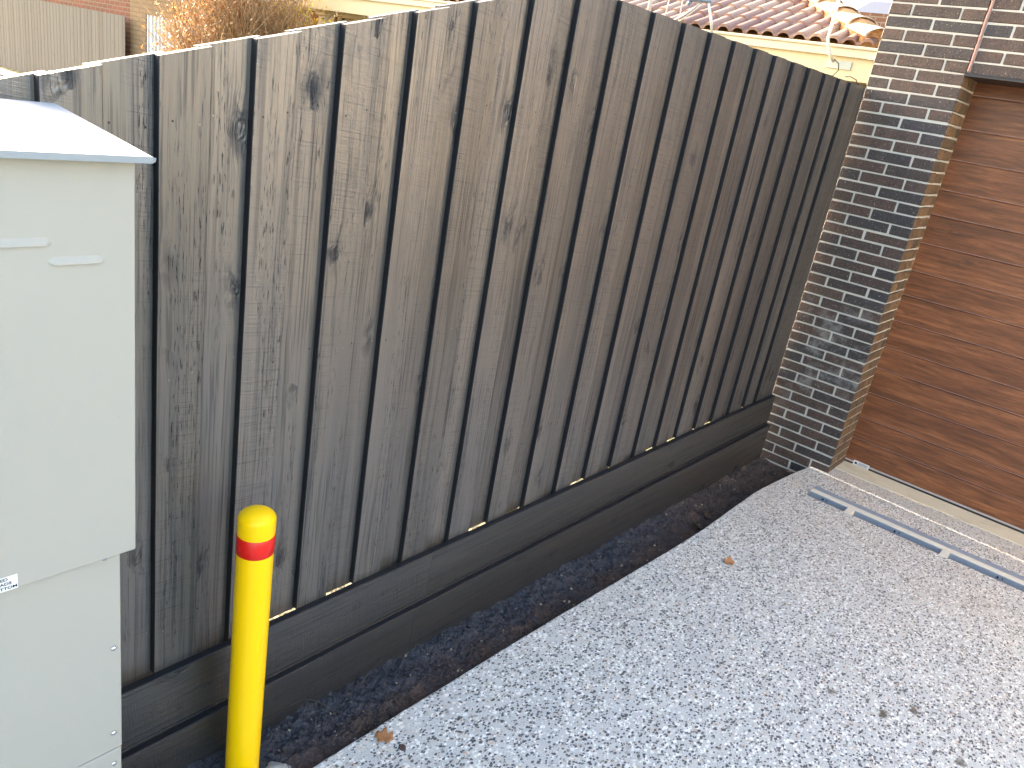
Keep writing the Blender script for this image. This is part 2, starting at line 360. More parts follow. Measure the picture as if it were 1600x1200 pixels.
strip(A, YE); strip(B, -.02); strip(Cc, YE)
for (xa, ya), (xb, yb) in zip(A+B[1:]+Cc[1:], (A+B[1:]+Cc[1:])[1:]):
    s.quad((xa, ya-.006, 0), (xb, yb-.006, 0), (xb, yb-.001, -.0025), (xa, ya-.001, -.0025), smooth=True)
    s.quad((xa, ya-.001, -.0025), (xb, yb-.001, -.0025), (xb, yb, -.008), (xa, ya, -.008), smooth=True)
    s.quad((xa, ya, -.008), (xb, yb, -.008), (xb, yb, -.128), (xa, ya, -.128))
for x in (XN, XF): s.quad((x, YE, 0), (x, -.02, 0), (x, -.02, -.1), (x, YE, -.1))
s.quad((XN, -.02, 0), (XF, -.02, 0), (XF, -.02, -.1), (XN, -.02, -.1))
s.quad((0, 0, 0), (0, .102, 0), (0, .102, -.1), (0, 0, -.1))
struct(s.build('driveway', M_agg))
s = MB(); s.quad((0, YE, -.0), (.128, YE, 0), (.128, -.001, 0), (0, -.001, 0)); struct(s.build('threshold_apron', M_agg2))
s = MB(); s.box(.128, .46, YE, -.001, -.1, .004, .002); struct(s.build('garage_floor_slab', M_sill))

# soil strip beside the fence
s = MB(); nx, ny = 900, 46; X0, X1 = -5.6, .03; vs = []
def edge_y(x):
    for (xa, ya), (xb, yb) in zip(EDGE, EDGE[1:]):
        if xa <= x <= xb: return ya+(yb-ya)*(x-xa)/(xb-xa)
    return .11
def soil_z(x, y, t):
    b = -.030 - .062*max(0, min(1, (x+3.3)/2.6))
    if x < -3.3: b = -.030 + .018*min(1, (-3.3-x)/.5)
    p = Vector((x, y, 0))
    z = b + .022*max(0, (t-.55)/.45) + .020*noise.noise(p*5+Vector((4, 0, 0))) + .012*noise.noise(p*14) + .011*noise.noise(p*38) + .008*noise.noise(p*85)
    z += .010*max(0, noise.noise(p*24+Vector((9, 3, 1))))*1.5
    z -= .038*math.exp(-(t/.13)**2)
    z += .018*max(0, noise.noise(Vector((x*2.3, 7, 2))))*max(0, t-.4)
    return min(z, -.006 if t < .25 else .03)
for i in range(nx+1):
    x = X0+(X1-X0)*i/nx; ye = edge_y(x)-.012; row = []
    for j in range(ny+1):
        t = j/ny; y = ye+(FY-.006-ye)*t; row.append(s.bm.verts.new((x, y, soil_z(x, y, t))))
    vs.append(row)
for i in range(nx):
    for j in range(ny):
        f = s.bm.faces.new([vs[i][j], vs[i+1][j], vs[i+1][j+1], vs[i][j+1]]); f.smooth = True
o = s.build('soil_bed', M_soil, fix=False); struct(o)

def lump(mb, c, r, seed, sub=2, sq=(1, 1, .7), rough=.35, mi=0):
    bm2 = bmesh.new(); bmesh.ops.create_icosphere(bm2, subdivisions=sub, radius=1)
    off = Vector((seed*3.1, seed*1.7, seed)); vm = {}
    for v in bm2.verts:
        d = 1+rough*noise.noise(v.co*1.3+off)+rough*.5*noise.noise(v.co*3+off)
        vm[v.index] = mb.bm.verts.new((c[0]+v.co.x*r*sq[0]*d, c[1]+v.co.y*r*sq[1]*d, c[2]+v.co.z*r*sq[2]*d))
    for f in bm2.faces:
        nf = mb.bm.faces.new([vm[v.index] for v in f.verts]); nf.material_index = mi; nf.smooth = sub > 2
    bm2.free()
rnd = random.Random(3); s = MB()
for i in range(3600):
    x = rnd.uniform(-4.4, .0); ye = edge_y(x)+.012; t = rnd.random()**.8; y = ye+(FY-.05-ye)*t
    tt = (y-edge_y(x)+.012)/(FY+.006-edge_y(x))
    r = rnd.choice([.0016, .002, .003, .0035, .0045, .006, .008 if rnd.random() < .5 else .004]); mi = 0
    q = rnd.random()
    if q < .035: mi = 1
    elif q < .06: mi = 2
    if mi: r *= .8
    lump(s, (x, y, soil_z(x, y, tt)+r*.25), r, i, 1, (rnd.uniform(.8, 1.4), rnd.uniform(.8, 1.3), .75), .5, mi)
o = s.build('soil_crumbs', [M_soil, simple('pebble_grey', (.15, .15, .145), .8, .3, 50), simple('pebble_tan', (.34, .27, .19), .8, .3, 50)], fix=False)
o['kind'] = 'stuff'

# ------------------------------------------------------------------ paling fence
grooves = [-6.84, -6.63, -6.42, -6.21, -6.0, -5.79, -5.58, -5.37, -5.16, -4.95, -4.74, -4.53, -4.315, -4.102, -3.890, -3.684, -3.464, -3.253, -3.050, -2.830, -2.622, -2.407, -2.200, -1.989, -1.786, -1.582, -1.380, -1.178, -.972, -.776, -.562, -.362, -.188]
grooves = [FX(x) for x in grooves]
def top_z(x):
    xu = -4.68278+(x+4.68278)/KF
    z = 1.731+.283*(xu+4.10)-.0015*max(0, xu+3.6)
    return max(1.42, FZ(min(2.143, z)))
M_nail = simple('painted_nail', (.20, .19, .17), .4)
fence = thing('paling_fence', 'charcoal painted timber paling fence with lapped boards, rising top and plinth boards below', 'fence', (-3.4, .49, -.1))
rnd = random.Random(11)
def paling(x0, x1, y0, y1, z0, seed):
    mb = MB(); rings = []; n = 14; w = (x1-x0)
    for i in range(n+1):
        t = i/n
        def jx(k): return .0012*noise.noise(Vector((seed*5.3+k*9, t*5, k)))+.0006*noise.noise(Vector((seed*2.3+k*9, t*31, k)))
        a, b = x0+jx(1), x1+jx(2); yy = .0012*noise.noise(Vector((seed, t*3, 4)))
        c = .0016
        def z(x, top=None): return (z0+zb(x, seed))*(1-t)+(top_z(x)+ds+max(0, top_z(x)-1.9)*(y0-FY)/1.54)*t
        ds = .0012*math.sin(seed*12.9)
        ring = [(a+c, y0+yy), (b-c, y0+yy), (b, y0+c+yy), (b, y1+yy), (a, y1+yy), (a, y0+c+yy)]
        rings.append([(p[0], p[1], z(p[0])) for p in ring])
    mb.loft(rings, sides=(0, 3, 3, 0, 3, 3))
    # nail heads and dents
    for zr in (.47, 1.14, 1.0+top_z(x0)*.38):
        for fx in (.22, .76):
            if rnd.random() < .8:
                cx, cz = x0+w*(fx+rnd.uniform(-.06, .06)), zr+rnd.uniform(-.014, .014)
                k = 7; rr = .0026
                mb.poly([(cx+rr*math.cos(2*math.pi*i/k), y0-.0006, cz+rr*math.sin(2*math.pi*i/k)) for i in range(k)], 1 if rnd.random() < .45 else 2)
    o = mb.build('paling', [M_pal, M_nail, M_black, M_edge], fence, loc=(x0, y0, 0))
    return o
def zb(x, seed): return .003*noise.noise(Vector((x*30, seed*3.7, 0)))
for i, gx in enumerate(grooves):
    nxt = grooves[i+1] if i+1 < len(grooves) else -.003
    w = min(.107, nxt-gx-.06)
    if i+1 == len(grooves): paling(gx, -.009, FY, FY+.0185, FZ(.322)-.03, i); break
    paling(gx, gx+w, FY, FY+.0185, FZ(.322)+(-.004 if rnd.random() < .5 else -.03), i)
    bx0, bx1 = gx+w-.022, nxt+.020
    if i+1 == len(grooves): bx1 = -.010
    paling(bx0, bx1, FY+.0192, FY+.033, FZ(.322)+(rnd.choice([-.012, -.011, -.0095]) if i in (12, 15, 16, 19, 20, 22, 25, 26, 28) else -.03), i+100)
def hboard(x0, x1, y0, y1, z0, z1, seed, nm='plinth_board', mat=M_plinth):
    mb = MB(); rings = []; n = max(4, int((x1-x0)/.08))
    for i in range(n+1):
        x = x0+(x1-x0)*i/n; c = .0025
        a = z0+.0015*noise.noise(Vector((x*4, seed, 0))); b = z1+.0018*noise.noise(Vector((x*5, seed, 3)))+.0006*noise.noise(Vector((x*60, seed, 3)))
        yy = .0015*noise.noise(Vector((x*2, seed, 7)))
        rings.append([(x, y0+yy, a+c), (x, y0+yy, b-c), (x, y0+c+yy, b), (x, y1, b), (x, y1, a), (x, y0+c+yy, a)])
    mb.loft(rings, sides=(0, 1, 1, 1, 1, 0)); return mb.build(nm, [mat, M_edge] if mat is M_plinth else [mat, mat], fence, loc=(x0, y0, (z0+z1)/2))
PX = -.010; ZP = FZ(.322); ZM = FZ(.131)
hboard(-2.95, PX, FY-.024, FY-.0008, ZM+.011, ZP, 1); hboard(-6.84, -2.9504, FY-.0236, FY-.0008, ZM+.011, ZP-.001, 2)
hboard(-3.02, PX, FY-.044, FY-.0246, -.125, ZM, 3); hboard(-6.84, -3.0204, FY-.0432, FY-.0246, -.125, ZM+.001, 4)
hboard(-6.84, PX, FY-.0236, FY-.0008, -.125, ZM+.008, 9)
M_raw = simple('treated_pine', (.34, .27, .15), .8, .2, 8)
for z in (.47, 1.14, 1.62): hboard(-6.84, PX, FY+.038, FY+.08, z-.038, z+.038, 5+z, 'rail', M_raw)
for x in (-6.7, -4.6, -2.4, -.14):
    mb = MB(); mb.box(x-.045, x+.045, FY+.081, FY+.17, -.4, min(2.05, top_z(x)-.05), .003); mb.build('fence_post', M_raw, fence, loc=(x, FY+.12, 0))

# ------------------------------------------------------------------ own garage (dark brick)
gar = thing('brick_garage', 'dark brown and charcoal brick garage front with a pier beside a timber look door', 'garage', (1.2, -1.5, 0))
PW = .4605; FULL = .2253; HALF = .1077; J = .0099; ZC = .042; RD = .285
def zcourse(n): return ZC+.06*n+.0042, ZC+.06*n+.0558
pier = MB(); pb = pier
def brk(x0, x1, y0, y1, z0, z1, mi=0):
    if x1-x0 < .004 or y1-y0 < .004: return
    pb.box(x0, x1, y0, y1, z0+random.uniform(-.0012, .0008), z1+random.uniform(-.0008, .0012), .0035, .0011, mi)
def course_front(n):
    z0, z1 = zcourse(n); e = random.uniform(-.0012, .0012)
    top_open = n >= 37
    if n % 2 == 0:
        brk(e, .11, 0, FULL, z0, z1); brk(e, .11, FULL+J, PW, z0, z1)
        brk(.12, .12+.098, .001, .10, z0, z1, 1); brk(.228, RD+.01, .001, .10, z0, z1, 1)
        brk(.12, .34, PW-.1, PW, z0, z1)
    else:
        brk(e, .218, 0, HALF, z0, z1); brk(e, .11, HALF+J, HALF+J+FULL, z0, z1); brk(e, .22, HALF+J+FULL+J, PW, z0, z1)
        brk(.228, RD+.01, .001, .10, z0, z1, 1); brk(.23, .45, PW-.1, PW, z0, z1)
for n in range(-4, 52): course_front(n)
# tan faces: thin plates over the brick sides facing the reveal
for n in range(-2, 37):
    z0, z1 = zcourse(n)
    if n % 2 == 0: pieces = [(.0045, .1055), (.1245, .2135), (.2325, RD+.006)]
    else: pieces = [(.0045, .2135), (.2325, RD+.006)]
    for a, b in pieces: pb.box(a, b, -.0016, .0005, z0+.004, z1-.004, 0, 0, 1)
pier.box(.0030, RD+.3, .004, PW-.004, -.4, 3.1, 0, 0, 2)
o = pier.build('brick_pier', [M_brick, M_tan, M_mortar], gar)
# wall over the door
pb = MB()
for n in range(37, 52):
    z0, z1 = zcourse(n); y = -.018; k = 0
    first = FULL+.03 if n % 2 else HALF+.01
    while y > -3.2:
        w = first if k == 0 else FULL
        brk(random.uniform(-.001, .001), .11, y-w, y, z0, z1); y -= w+J; k += 1
pb.box(.0035, .3, -2.9, -.016, 2.267, 3.1, 0, 0, 1)
pb.build('brick_wall', [M_brick, M_mortar], gar)
mb = MB()
mb.box(-.012, .10, -2.88, .004, 2.254, 2.2655, .001); mb.box(-.012, -.004, -2.88, .004, 2.2655, 2.2705, .001)
mb.box(.10, .30, -2.88, -.002, 2.256, 2.2665); mb.build('steel_lintel', M_black, gar)
mb = MB(); pts = []; rad = []
for i in range(60):
    z = 2.272+i*.83/59; pts.append((.001+.0015*noise.noise(Vector((z*20, 1, 0))), -.0085+.004*noise.noise(Vector((z*13, 5, 0)))+.0015*noise.noise(Vector((z*50, 5, 0))), z)); rad.append(.0072+.0022*noise.noise(Vector((z*30, 9, 0))))
mb.tube(pts, rad, 8); mb.build('mastic_joint', M_pink, gar)
# side, far pier, rest of the garage block
mb = MB(); mb.box(.30, 6.5, PW-.11, PW-.002, -.4, 3.1); mb.build('side_wall', M_brick, gar)
mb = MB(); mb.box(6.4, 6.5, -3.28, PW-.12, -.4, 3.1); mb.build('rear_wall', M_brick, gar)
mb = MB(); mb.box(.0, .585, -3.28, -2.9, -.4, 3.1); mb.build('brick_pier', M_brick, gar)
mb = MB(); mb.box(-.02, 6.6, -3.28, PW+.02, 3.102, 3.2, .01); mb.build('roof', simple('roof_sheet', (.1, .1, .11), .5), gar)
# sectional door
DXp = .312
zl = [.008, .164, .303, .466, .626, .763, .929, 1.087, 1.231, 1.393, 1.556, 1.694, 1.856, 2.017, 2.19, 2.33]
door = MB()
prof = [(DXp, zl[0])]
for z in zl[1:-1]: prof += [(DXp, z-.006), (DXp+.0025, z-.0035), (DXp+.0075, z-.002), (DXp+.0075, z+.001), (DXp+.001, z+.0035), (DXp, z+.006)]
prof.append((DXp, zl[-1]))
ny = 2
vsr = [[door.bm.verts.new((px, y, pz)) for (px, pz) in prof] for y in (.03, -2.9)]
for i in range(len(prof)-1):
    f = door.bm.faces.new([vsr[0][i], vsr[1][i], vsr[1][i+1], vsr[0][i+1]])
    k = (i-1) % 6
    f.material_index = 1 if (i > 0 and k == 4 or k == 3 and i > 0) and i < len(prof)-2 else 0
door.box(DXp+.012, DXp+.04, -2.9, .03, .008, 2.33, 0, 0, 0)
dr = door.build('garage_door', [M_door, M_doorgap], gar, loc=(DXp, 0, 0))
dr['label'] = 'brown timber look door panels with thin grooves'
mb = MB(); mb.box(DXp-.012, DXp+.02, -2.9, .02, .0045, .014, .001); mb.build('rubber_seal', M_rubber, dr)
mb = MB(); mb.box(DXp-.007, DXp-.001, -2.9, .0, .0145, .024, .001); mb.build('aluminium_rail', M_alu, dr)
mb = MB(); mb.box(DXp-.016, DXp-.0085, -.150, -.054, .006, .034, .001)
st = mb.build('door_label', M_sticker, dr)
def text_mesh(txt, size, mat, name, parent, loc, rot, ext=.0002, bold=.0, align='LEFT', sx=1):
    cu = bpy.data.curves.new(name, 'FONT'); cu.body = txt; cu.size = size; cu.extrude = ext; cu.offset = bold; cu.align_x = align
    to = bpy.data.objects.new(name, cu); COL.objects.link(to)
    dg = bpy.context.evaluated_depsgraph_get(); me = bpy.data.meshes.new_from_object(to.evaluated_get(dg)); bpy.data.objects.remove(to)
    me.materials.clear(); me.materials.append(mat); o = bpy.data.objects.new(name, me); COL.objects.link(o)
    o.parent = parent; o.location = Vector(loc)-wloc(parent); o.rotation_euler = rot; o.scale = (sx, 1, 1); return o
mb = MB()
mb.poly([(DXp-.0166, -.066, .028), (DXp-.0166, -.060, .014), (DXp-.0166, -.076, .012), (DXp-.0166, -.080, .025)])
for k in range(3): mb.box(DXp-.0168, DXp-.0162, -.142, -.088+k*.004, .0265-k*.007, .0292-k*.007)
mb.build('label_print', M_blackink, st)

# ------------------------------------------------------------------ channel drain
drain = thing('channel_drain', 'galvanised channel drain set in the driveway before the garage door', 'drain', (-.34, -2, 0))
mb = MB(); mb.box(-.356, -.3515, YE+.01, -.022, -.09, -.0005); mb.box(XN+.001, -.356, YE+.01, -.022, -.095, -.088); mb.box(-.4235, -.4195, YE+.01, -.022, -.09, -.006)
mb.build('trough', M_galv, drain)
mb = MB(); mb.box(-.3510, -.306, YE+.01, -.022, -.006, .0022, .001); mb.build('slot_flange', M_galvl, drain)
mb = MB()
n = 380; pr = None
for i in range(n+1):
    y = -.022-i*(2.6/n); far = -.2555+.006*noise.noise(Vector((y*16, 2, 0)))+.003*noise.noise(Vector((y*60, 2, 0)))
    a = mb.bm.verts.new((-.3055, y, .0018)); b = mb.bm.verts.new((-.298, y, -.0008)); c = mb.bm.verts.new((far, y, .0012)); d = mb.bm.verts.new((far, y, -.03))
    if pr:
        for k in range(3): mb.bm.faces.new([pr[k], pr[k+1], (a, b, c, d)[k+1], (a, b, c, d)[k]])
    pr = (a, b, c, d)
mb.quad((-.3055, -2.622, .0018), (-.25, -2.622, .0018), (-.25, YE+.01, .0018), (-.3055, YE+.01, .0018))
mb.quad((-.3056, -.0225, -.004), (-.2485, -.0225, -.004), (-.2485, YE+.01, -.004), (-.3056, YE+.01, -.004))
mb.build('edge_flashing', M_galv, drain, fix=False)
for k in range(6):
    yb = -.262-k*.492; mb = MB(); mb.box(-.442, -.352, yb-.019, yb+.019, -.03, .0035, .001); mb.build('cross_bridge', M_galvl, drain, loc=(-.4, yb, 0))
for y in (-.105, -.50, -1.0, -1.5, -2.0):
    mb = MB(); mb.tube([(-.356, y, -.014), (-.362, y, -.014)], .0055, 8); mb.tube([(-.356, y-.022, -.013), (-.3585, y-.022, -.013)], .0035, 8); mb.build('wall_bolt', M_black, drain, loc=(-.356, y, -.014))

# ------------------------------------------------------------------ bollard
BX, BY, BR = -3.720, .323, .044
bol = thing('bollard', 'yellow steel bollard with domed cap and one red band, standing between cabinet and fence', 'bollard', (BX, BY, -.02))
mb = MB(); mb.lathe([(BR, -.3), (BR, .706), (BR, .762)], BX, BY, 64); mb.build('post', M_yel, bol, loc=(BX, BY, 0))
cap = [(BR+.0006, .7625)]+[(BR+.0008, .7635), (BR+.0008, .797)]+[(BR*math.cos(a)+.0008*math.cos(a), .797+.026*math.sin(a)) for a in [R(k) for k in range(6, 90, 7)]]+[(0, .823)]
mb = MB(); mb.lathe([(BR-.004, .7605)]+cap, BX, BY, 64); mb.build('cap', M_yel, bol, loc=(BX, BY, .78))
mb = MB(); mb.lathe([(BR, .7065), (BR+.0005, .707), (BR+.0005, .7565), (BR, .757)], BX, BY, 64); mb.build('red_band', M_red, bol, loc=(BX, BY, .72))
mb = MB(); lump(mb, (BX+.055, BY-.062, -.045), .062, 4, 4, (1.15, .9, .75), .35)
tag(mb.build('concrete_lump', M_conc), 'grey concrete footing lump in the soil right of the yellow bollard', 'concrete')
mb = MB(); lump(mb, (BX-.072, BY-.006, -.030), .036, 9, 4, (1.1, 1, 1.0), .5)
tag(mb.build('rock', M_rock), 'tan rough rock in the soil left of the yellow bollard', 'rock')

# ------------------------------------------------------------------ cabinet
CX1 = -4.106; CY = .12
cab = thing('equipment_cabinet', 'beige grey metal equipment cabinet with sloping pale roof and louvres beside the fence', 'cabinet', (-4.5, .27, -.1))
mb = MB(); mb.box(-5.0, -4.127, CY+.015, .415, .511, .985, .0015); mb.build('cabinet_body', M_cab, cab, loc=(-4.5, .27, .75))
mb = MB(); mb.box(-5.0, -4.1285, CY+.0145, .4145, -.10, .5095, .0015); mb.build('base_panel', M_cab, cab, loc=(-4.5, .27, .2))
mb = MB(); mb.box(-5.0, CX1, CY, .412, .970, 1.652, .0018)
hood = mb.build('hood_panel', M_cab, cab, loc=(-4.5, .12, 1.3))
mb = MB()
def roofz(y): return 1.6625+(y-.09)*.083
rings = []
for x, e in ((-5.05, 0), (-4.094, 0)):
    rings.append([(x, .090, 1.654), (x, .0905, 1.6635), (x, .43, roofz(.43)), (x, .43, roofz(.43)-.003), (x, .094, 1.6605), (x, .093, 1.654)])
mb.loft(rings); mb.poly([(-4.094, .090, 1.6545), (-4.094, .0905, 1.6635), (-4.087, .094, 1.6615), (-4.088, .094, 1.656)])
mb.poly([(-4.0941, .0905, 1.6635), (-4.0941, .43, roofz(.43)), (-4.0935, .43, roofz(.43)-.010), (-4.0935, .094, 1.656)])
mb.build('cabinet_roof', M_cabroof, cab, loc=(-4.5, .09, 1.66))
def louvre(xa, xb, zc, hgt=.012):
    mb = MB(); n = 16; rings = []
    for i in range(n+1):
        t = i/n; x = xa+(xb-xa)*t; e = min(1, min(t, 1-t)*(xb-xa)/.010); e = math.sin(e*math.pi/2)
        d = .0002+.0042*e; ht = hgt*(.45+.55*e)
        rings.append([(x, CY+.0006, zc+ht*.62), (x, CY-.0003-d*.25, zc+ht*.25), (x, CY-.0004-d*.8, zc-ht*.15), (x, CY-.0004-d, zc-ht*.42), (x, CY-.0004-d*.9, zc-ht*.5), (x, CY+.0003, zc-ht*.46)])
    mb.loft(rings); return mb.build('louvre', M_cab, hood, loc=((xa+xb)/2, CY, zc))
louvre(-4.320, -4.227, 1.5345); louvre(-4.231, -4.153, 1.5055)
louvre(-4.55, -4.457, 1.5345); louvre(-4.435, -4.342, 1.5055)
for (x, z) in ((-4.141, .758), (-4.1435, .554)):
    mb = MB(); mb.lathe([(.0055, 0), (.0055, .001), (.0045, .003), (.002, .004), (0, .0042)], 0, 0, 14)
    bmesh.ops.rotate(mb.bm, verts=mb.bm.verts, cent=(0, 0, 0), matrix=Matrix.Rotation(R(90), 3, 'X')); bmesh.ops.translate(mb.bm, verts=mb.bm.verts, vec=(x, CY+.0148, z))
    mb.build('screw', M_steel, bpy.data.objects['cabinet_body'], loc=(x, CY+.015, z))
for (x, z) in ((-4.156, .966),):
    mb = MB(); mb.lathe([(.0055, 0), (.0055, .001), (.0045, .003), (.002, .004), (0, .0042)], 0, 0, 14)
    bmesh.ops.rotate(mb.bm, verts=mb.bm.verts, cent=(0, 0, 0), matrix=Matrix.Rotation(R(90), 3, 'X')); bmesh.ops.translate(mb.bm, verts=mb.bm.verts, vec=(x, CY+.0148, z-.003))
    mb.build('screw', M_steel, bpy.data.objects['cabinet_body'], loc=(x, CY+.015, z))
mb = MB(); mb.lathe([(.0055, 0), (.0055, .001), (.0045, .003), (.002, .004), (0, .0042)], 0, 0, 14)
bmesh.ops.rotate(mb.bm, verts=mb.bm.verts, cent=(0, 0, 0), matrix=Matrix.Rotation(R(90), 3, 'X')); bmesh.ops.translate(mb.bm, verts=mb.bm.verts, vec=(-4.1445, CY+.0143, .476))
mb.build('screw', M_steel, bpy.data.objects['base_panel'], loc=(-4.1445, CY+.014, .476))
mb = MB(); mb.box(-4.420, -4.2965, CY-.0007, CY-.0002, .9712, .9975); lab = mb.build('warning_label', M_sticker, hood, loc=(-4.36, CY, .984))
for txt, xe, z in (('ED', -4.3105, .9905), ('ADS', -4.3055, .9823), ('TTOM', -4.2975, .9741)):
    text_mesh(txt, .0072, M_blackink, 'lettering', lab, (xe, CY-.0009, z), (R(90), 0, 0), bold=.00016, align='RIGHT', sx=1.25)

# ------------------------------------------------------------------ leaves, twigs
def leaf_mat(n, c): 
    m = Mt(n); P = m.obj(); f = m.noise(P, 90, 4, .6); 
    return m.fin(m.mix(f, tuple(k*.6 for k in c), c), .55, m.bump(f, .001))
M_leaf = leaf_mat('dry_oak_leaf', (.42, .19, .075)); M_leafd = leaf_mat('dark_dry_leaf', (.10, .05, .045)); M_twig = simple('dry_twig', (.035, .03, .028), .8)
def leaf(name, c, L, ang, mat, lobes, label, tilt=.0, curl=.25):
    out = []
    n = 56
    for i in range(n):
        t = i/n*2*math.pi; u = math.cos(t); w = math.sin(t)
        prof = math.sqrt(max(0, 1-u*u))*.42
        lb = 1+(.42*math.cos(lobes*math.acos(u)*1.0) if lobes else 0)*(1-abs(u)**4)
        out.append((u*.5*L*(1 if lobes == 0 else 1+.05*math.cos(lobes*t)), (1 if w >= 0 else -1)*prof*lb*L))
    mb = MB(); bm = mb.bm; rings = []
    for k in (1, .66, .33):
        rings.append([bm.verts.new((x*k, y*k, curl*L*((y*k/L)**2*1.6+(x*k/L)**2*.5)+.0018*noise.noise(Vector((x*k*150, y*k*150, 1))))) for x, y in out])
    cv = bm.verts.new((0, 0, 0))
    for a, b in zip(rings, rings[1:]):
        for i in range(n): bm.faces.new([a[i], a[(i+1) % n], b[(i+1) % n], b[i]])
    for i in range(n): bm.faces.new([rings[-1][i], rings[-1][(i+1) % n], cv])
    mb.tube([(.45*L, 0, .006*L), (.62*L, .02*L, .03*L), (.78*L, .01*L, .0)], [.012*L, .010*L, .008*L], 5)
    bmesh.ops.rotate(bm, verts=bm.verts, cent=(0, 0, 0), matrix=Matrix.Rotation(tilt, 3, 'X') ); 
    bmesh.ops.rotate(bm, verts=bm.verts, cent=(0, 0, 0), matrix=Matrix.Rotation(ang, 3, 'Z')); bmesh.ops.translate(bm, verts=bm.verts, vec=c)
    for f in bm.faces: f.smooth = True
    o = mb.build(name, mat, loc=tuple(c)); 
    md = o.modifiers.new('thickness', 'SOLIDIFY'); md.thickness = .0004
    return tag(o, label, 'leaf')
leaf('oak_leaf', (-3.352, .160, .004), .056, R(-62), M_leaf, 7, 'brown lobed oak leaf lying on the speckled driveway edge near the bollard')
leaf('dry_leaf', (-3.337, .096, .003), .024, R(-100), M_leafd, 0, 'small dark maroon leaf touching the brown oak leaf', .2)
leaf('oak_leaf', (-1.497, -.070, .005), .050, R(-40), M_leaf, 5, 'small orange brown leaf alone in the middle of the driveway', .3, .6)
for (x, y, L, a, lab) in ((-1.03, .262, .055, .3, 'curled brown leaf on dark soil beside the drive, farther from the bollard'), (-1.22, .225, .05, 1.2, 'crumpled brown leaf on dark soil right at the slab edge')):
    tt = (y-edge_y(x)+.012)/(FY+.006-edge_y(x)); leaf('dry_leaf', (x, y, soil_z(x, y, tt)+.008), L, a, leaf_mat('soil_leaf', (.10, .055, .035)), 0, lab, .4, .9)
def wire(name, pts, r, lab, cat='twig'):
    P = []
    for i in range(len(pts)-1):
        p0, p1, p2, p3 = [Vector(pts[max(0, min(len(pts)-1, k))]) for k in (i-1, i, i+1, i+2)]
        for k in range(8):
            t = k/8; P.append(.5*((2*p1)+(-p0+p2)*t+(2*p0-5*p1+4*p2-p3)*t*t+(-p0+3*p1-3*p2+p3)*t**3))
    P.append(Vector(pts[-1])); mb = MB(); mb.tube(P, r, 6); return tag(mb.build(name, M_twig), lab, cat)
wire('twig', [(-3.53, .41, .03), (-3.46, .40, .035), (-3.41, .35, .01), (-3.40, .32, -.012)], .0016, 'thin curved dark twig arching out of the soil near the bollard')
wire('twig', [(-3.40, .33, -.005), (-3.33, .355, .002), (-3.22, .385, .012), (-3.10, .425, .02)], .0012, 'long straight pale twig lying along the fence foot')

# ------------------------------------------------------------------ neighbour house with tiled roof
nb = thing('neighbour_house', 'cream trimmed neighbour house with pink terracotta tiled hip roof behind the fence', 'house', (6.5, 6, -.1))
GX, GZ, GY = 2.5, 2.588, 1.27
m = Mt('terracotta_tile'); v = m.gen(); r = m.island()
c = m.ramp(r, [(0, (.20, .11, .085)), (.4, (.27, .165, .125)), (.7, (.33, .23, .165)), (1, (.23, .13, .105))]); c = m.mix(m.step(m.noise(v, 18, 5, .7), .5, .75, 0, .6), c, (.20, .14, .10))
M_tile = m.fin(c, .65, m.bump(m.noise(v, 120, 3), .003))
M_ridge = simple('ridge_mortar', (.55, .30, .13), .85, .25, 20, .01, 30); M_ridgetile = simple('ridge_tile', (.62, .50, .36), .6, .2, 12)
mb = MB(); G = .335; pitch = R(22); W2 = .145; rows = 12
for rI in range(rows):
    run0 = rI*G*math.cos(pitch); ystart = GY+.04+run0; ncol = int((12.4-ystart)/W2)
    for cI in range(ncol):
        yb = GY+.04+W2*math.ceil(run0/W2)+cI*W2; prev = None; rg = [[], []]
        for k in range(13):
            t = k/12; y = yb+t*W2*1.0
            h = .036*(math.sqrt(max(0, 1-((t-.36)/.36)**2)) if t < .72 else 0)+.002
            for e, (sl, zz) in enumerate(((0, .016), (1.12, -.004))):
                dx = sl*G*math.cos(pitch); dz = sl*G*math.sin(pitch)
                rg[e].append((GX-.03+run0+dx-math.sin(pitch)*(h+zz), y, GZ+.015+rI*G*math.sin(pitch)+dz+math.cos(pitch)*(h+zz)))
        lip = [(p[0]+.006, p[1], p[2]-.022) for p in rg[0]]
        mb.loft([lip, rg[0], rg[1]], close=False, smooth=False)
mb.build('roof_tiles', M_tile, nb, fix=False)
mb = MB(); RX = GX+rows*G*math.cos(pitch); RZ = GZ+rows*G*math.sin(pitch); ry = GY+rows*G*math.cos(pitch)
mb.quad((GX, GY, GZ-.01), (RX, ry, RZ-.01), (RX, 12.4, RZ-.01), (GX, 12.4, GZ-.01)); mb.quad((GX, GY, GZ), (2*RX-GX, GY, GZ), (RX+.4, ry, RZ), (RX, ry, RZ))
mb.quad((2*RX-GX, GY, GZ), (2*RX-GX, 12.4, GZ), (RX, 12.4, RZ), (RX, ry, RZ)); mb.quad((GX, 12.4, GZ), (RX, 12.4, RZ), (2*RX-GX, 12.4, GZ), (GX+.1, 12.4, GZ-.05))
mb.build('roof_base', M_ridge, nb)
hd = Vector((1, 1, math.tan(pitch))).normalized()
mb = MB(); mb.tube([Vector((GX+.06, GY+.06, GZ+.035)), Vector((GX+.06, GY+.06, GZ+.035))+hd*5.4], [.125, .125], 10); mb.build('hip_bedding', M_ridge, nb)
sidev = Vector((1, -1, 0)).normalized(); upv = sidev.cross(hd).normalized()
if upv.z < 0: upv = -upv
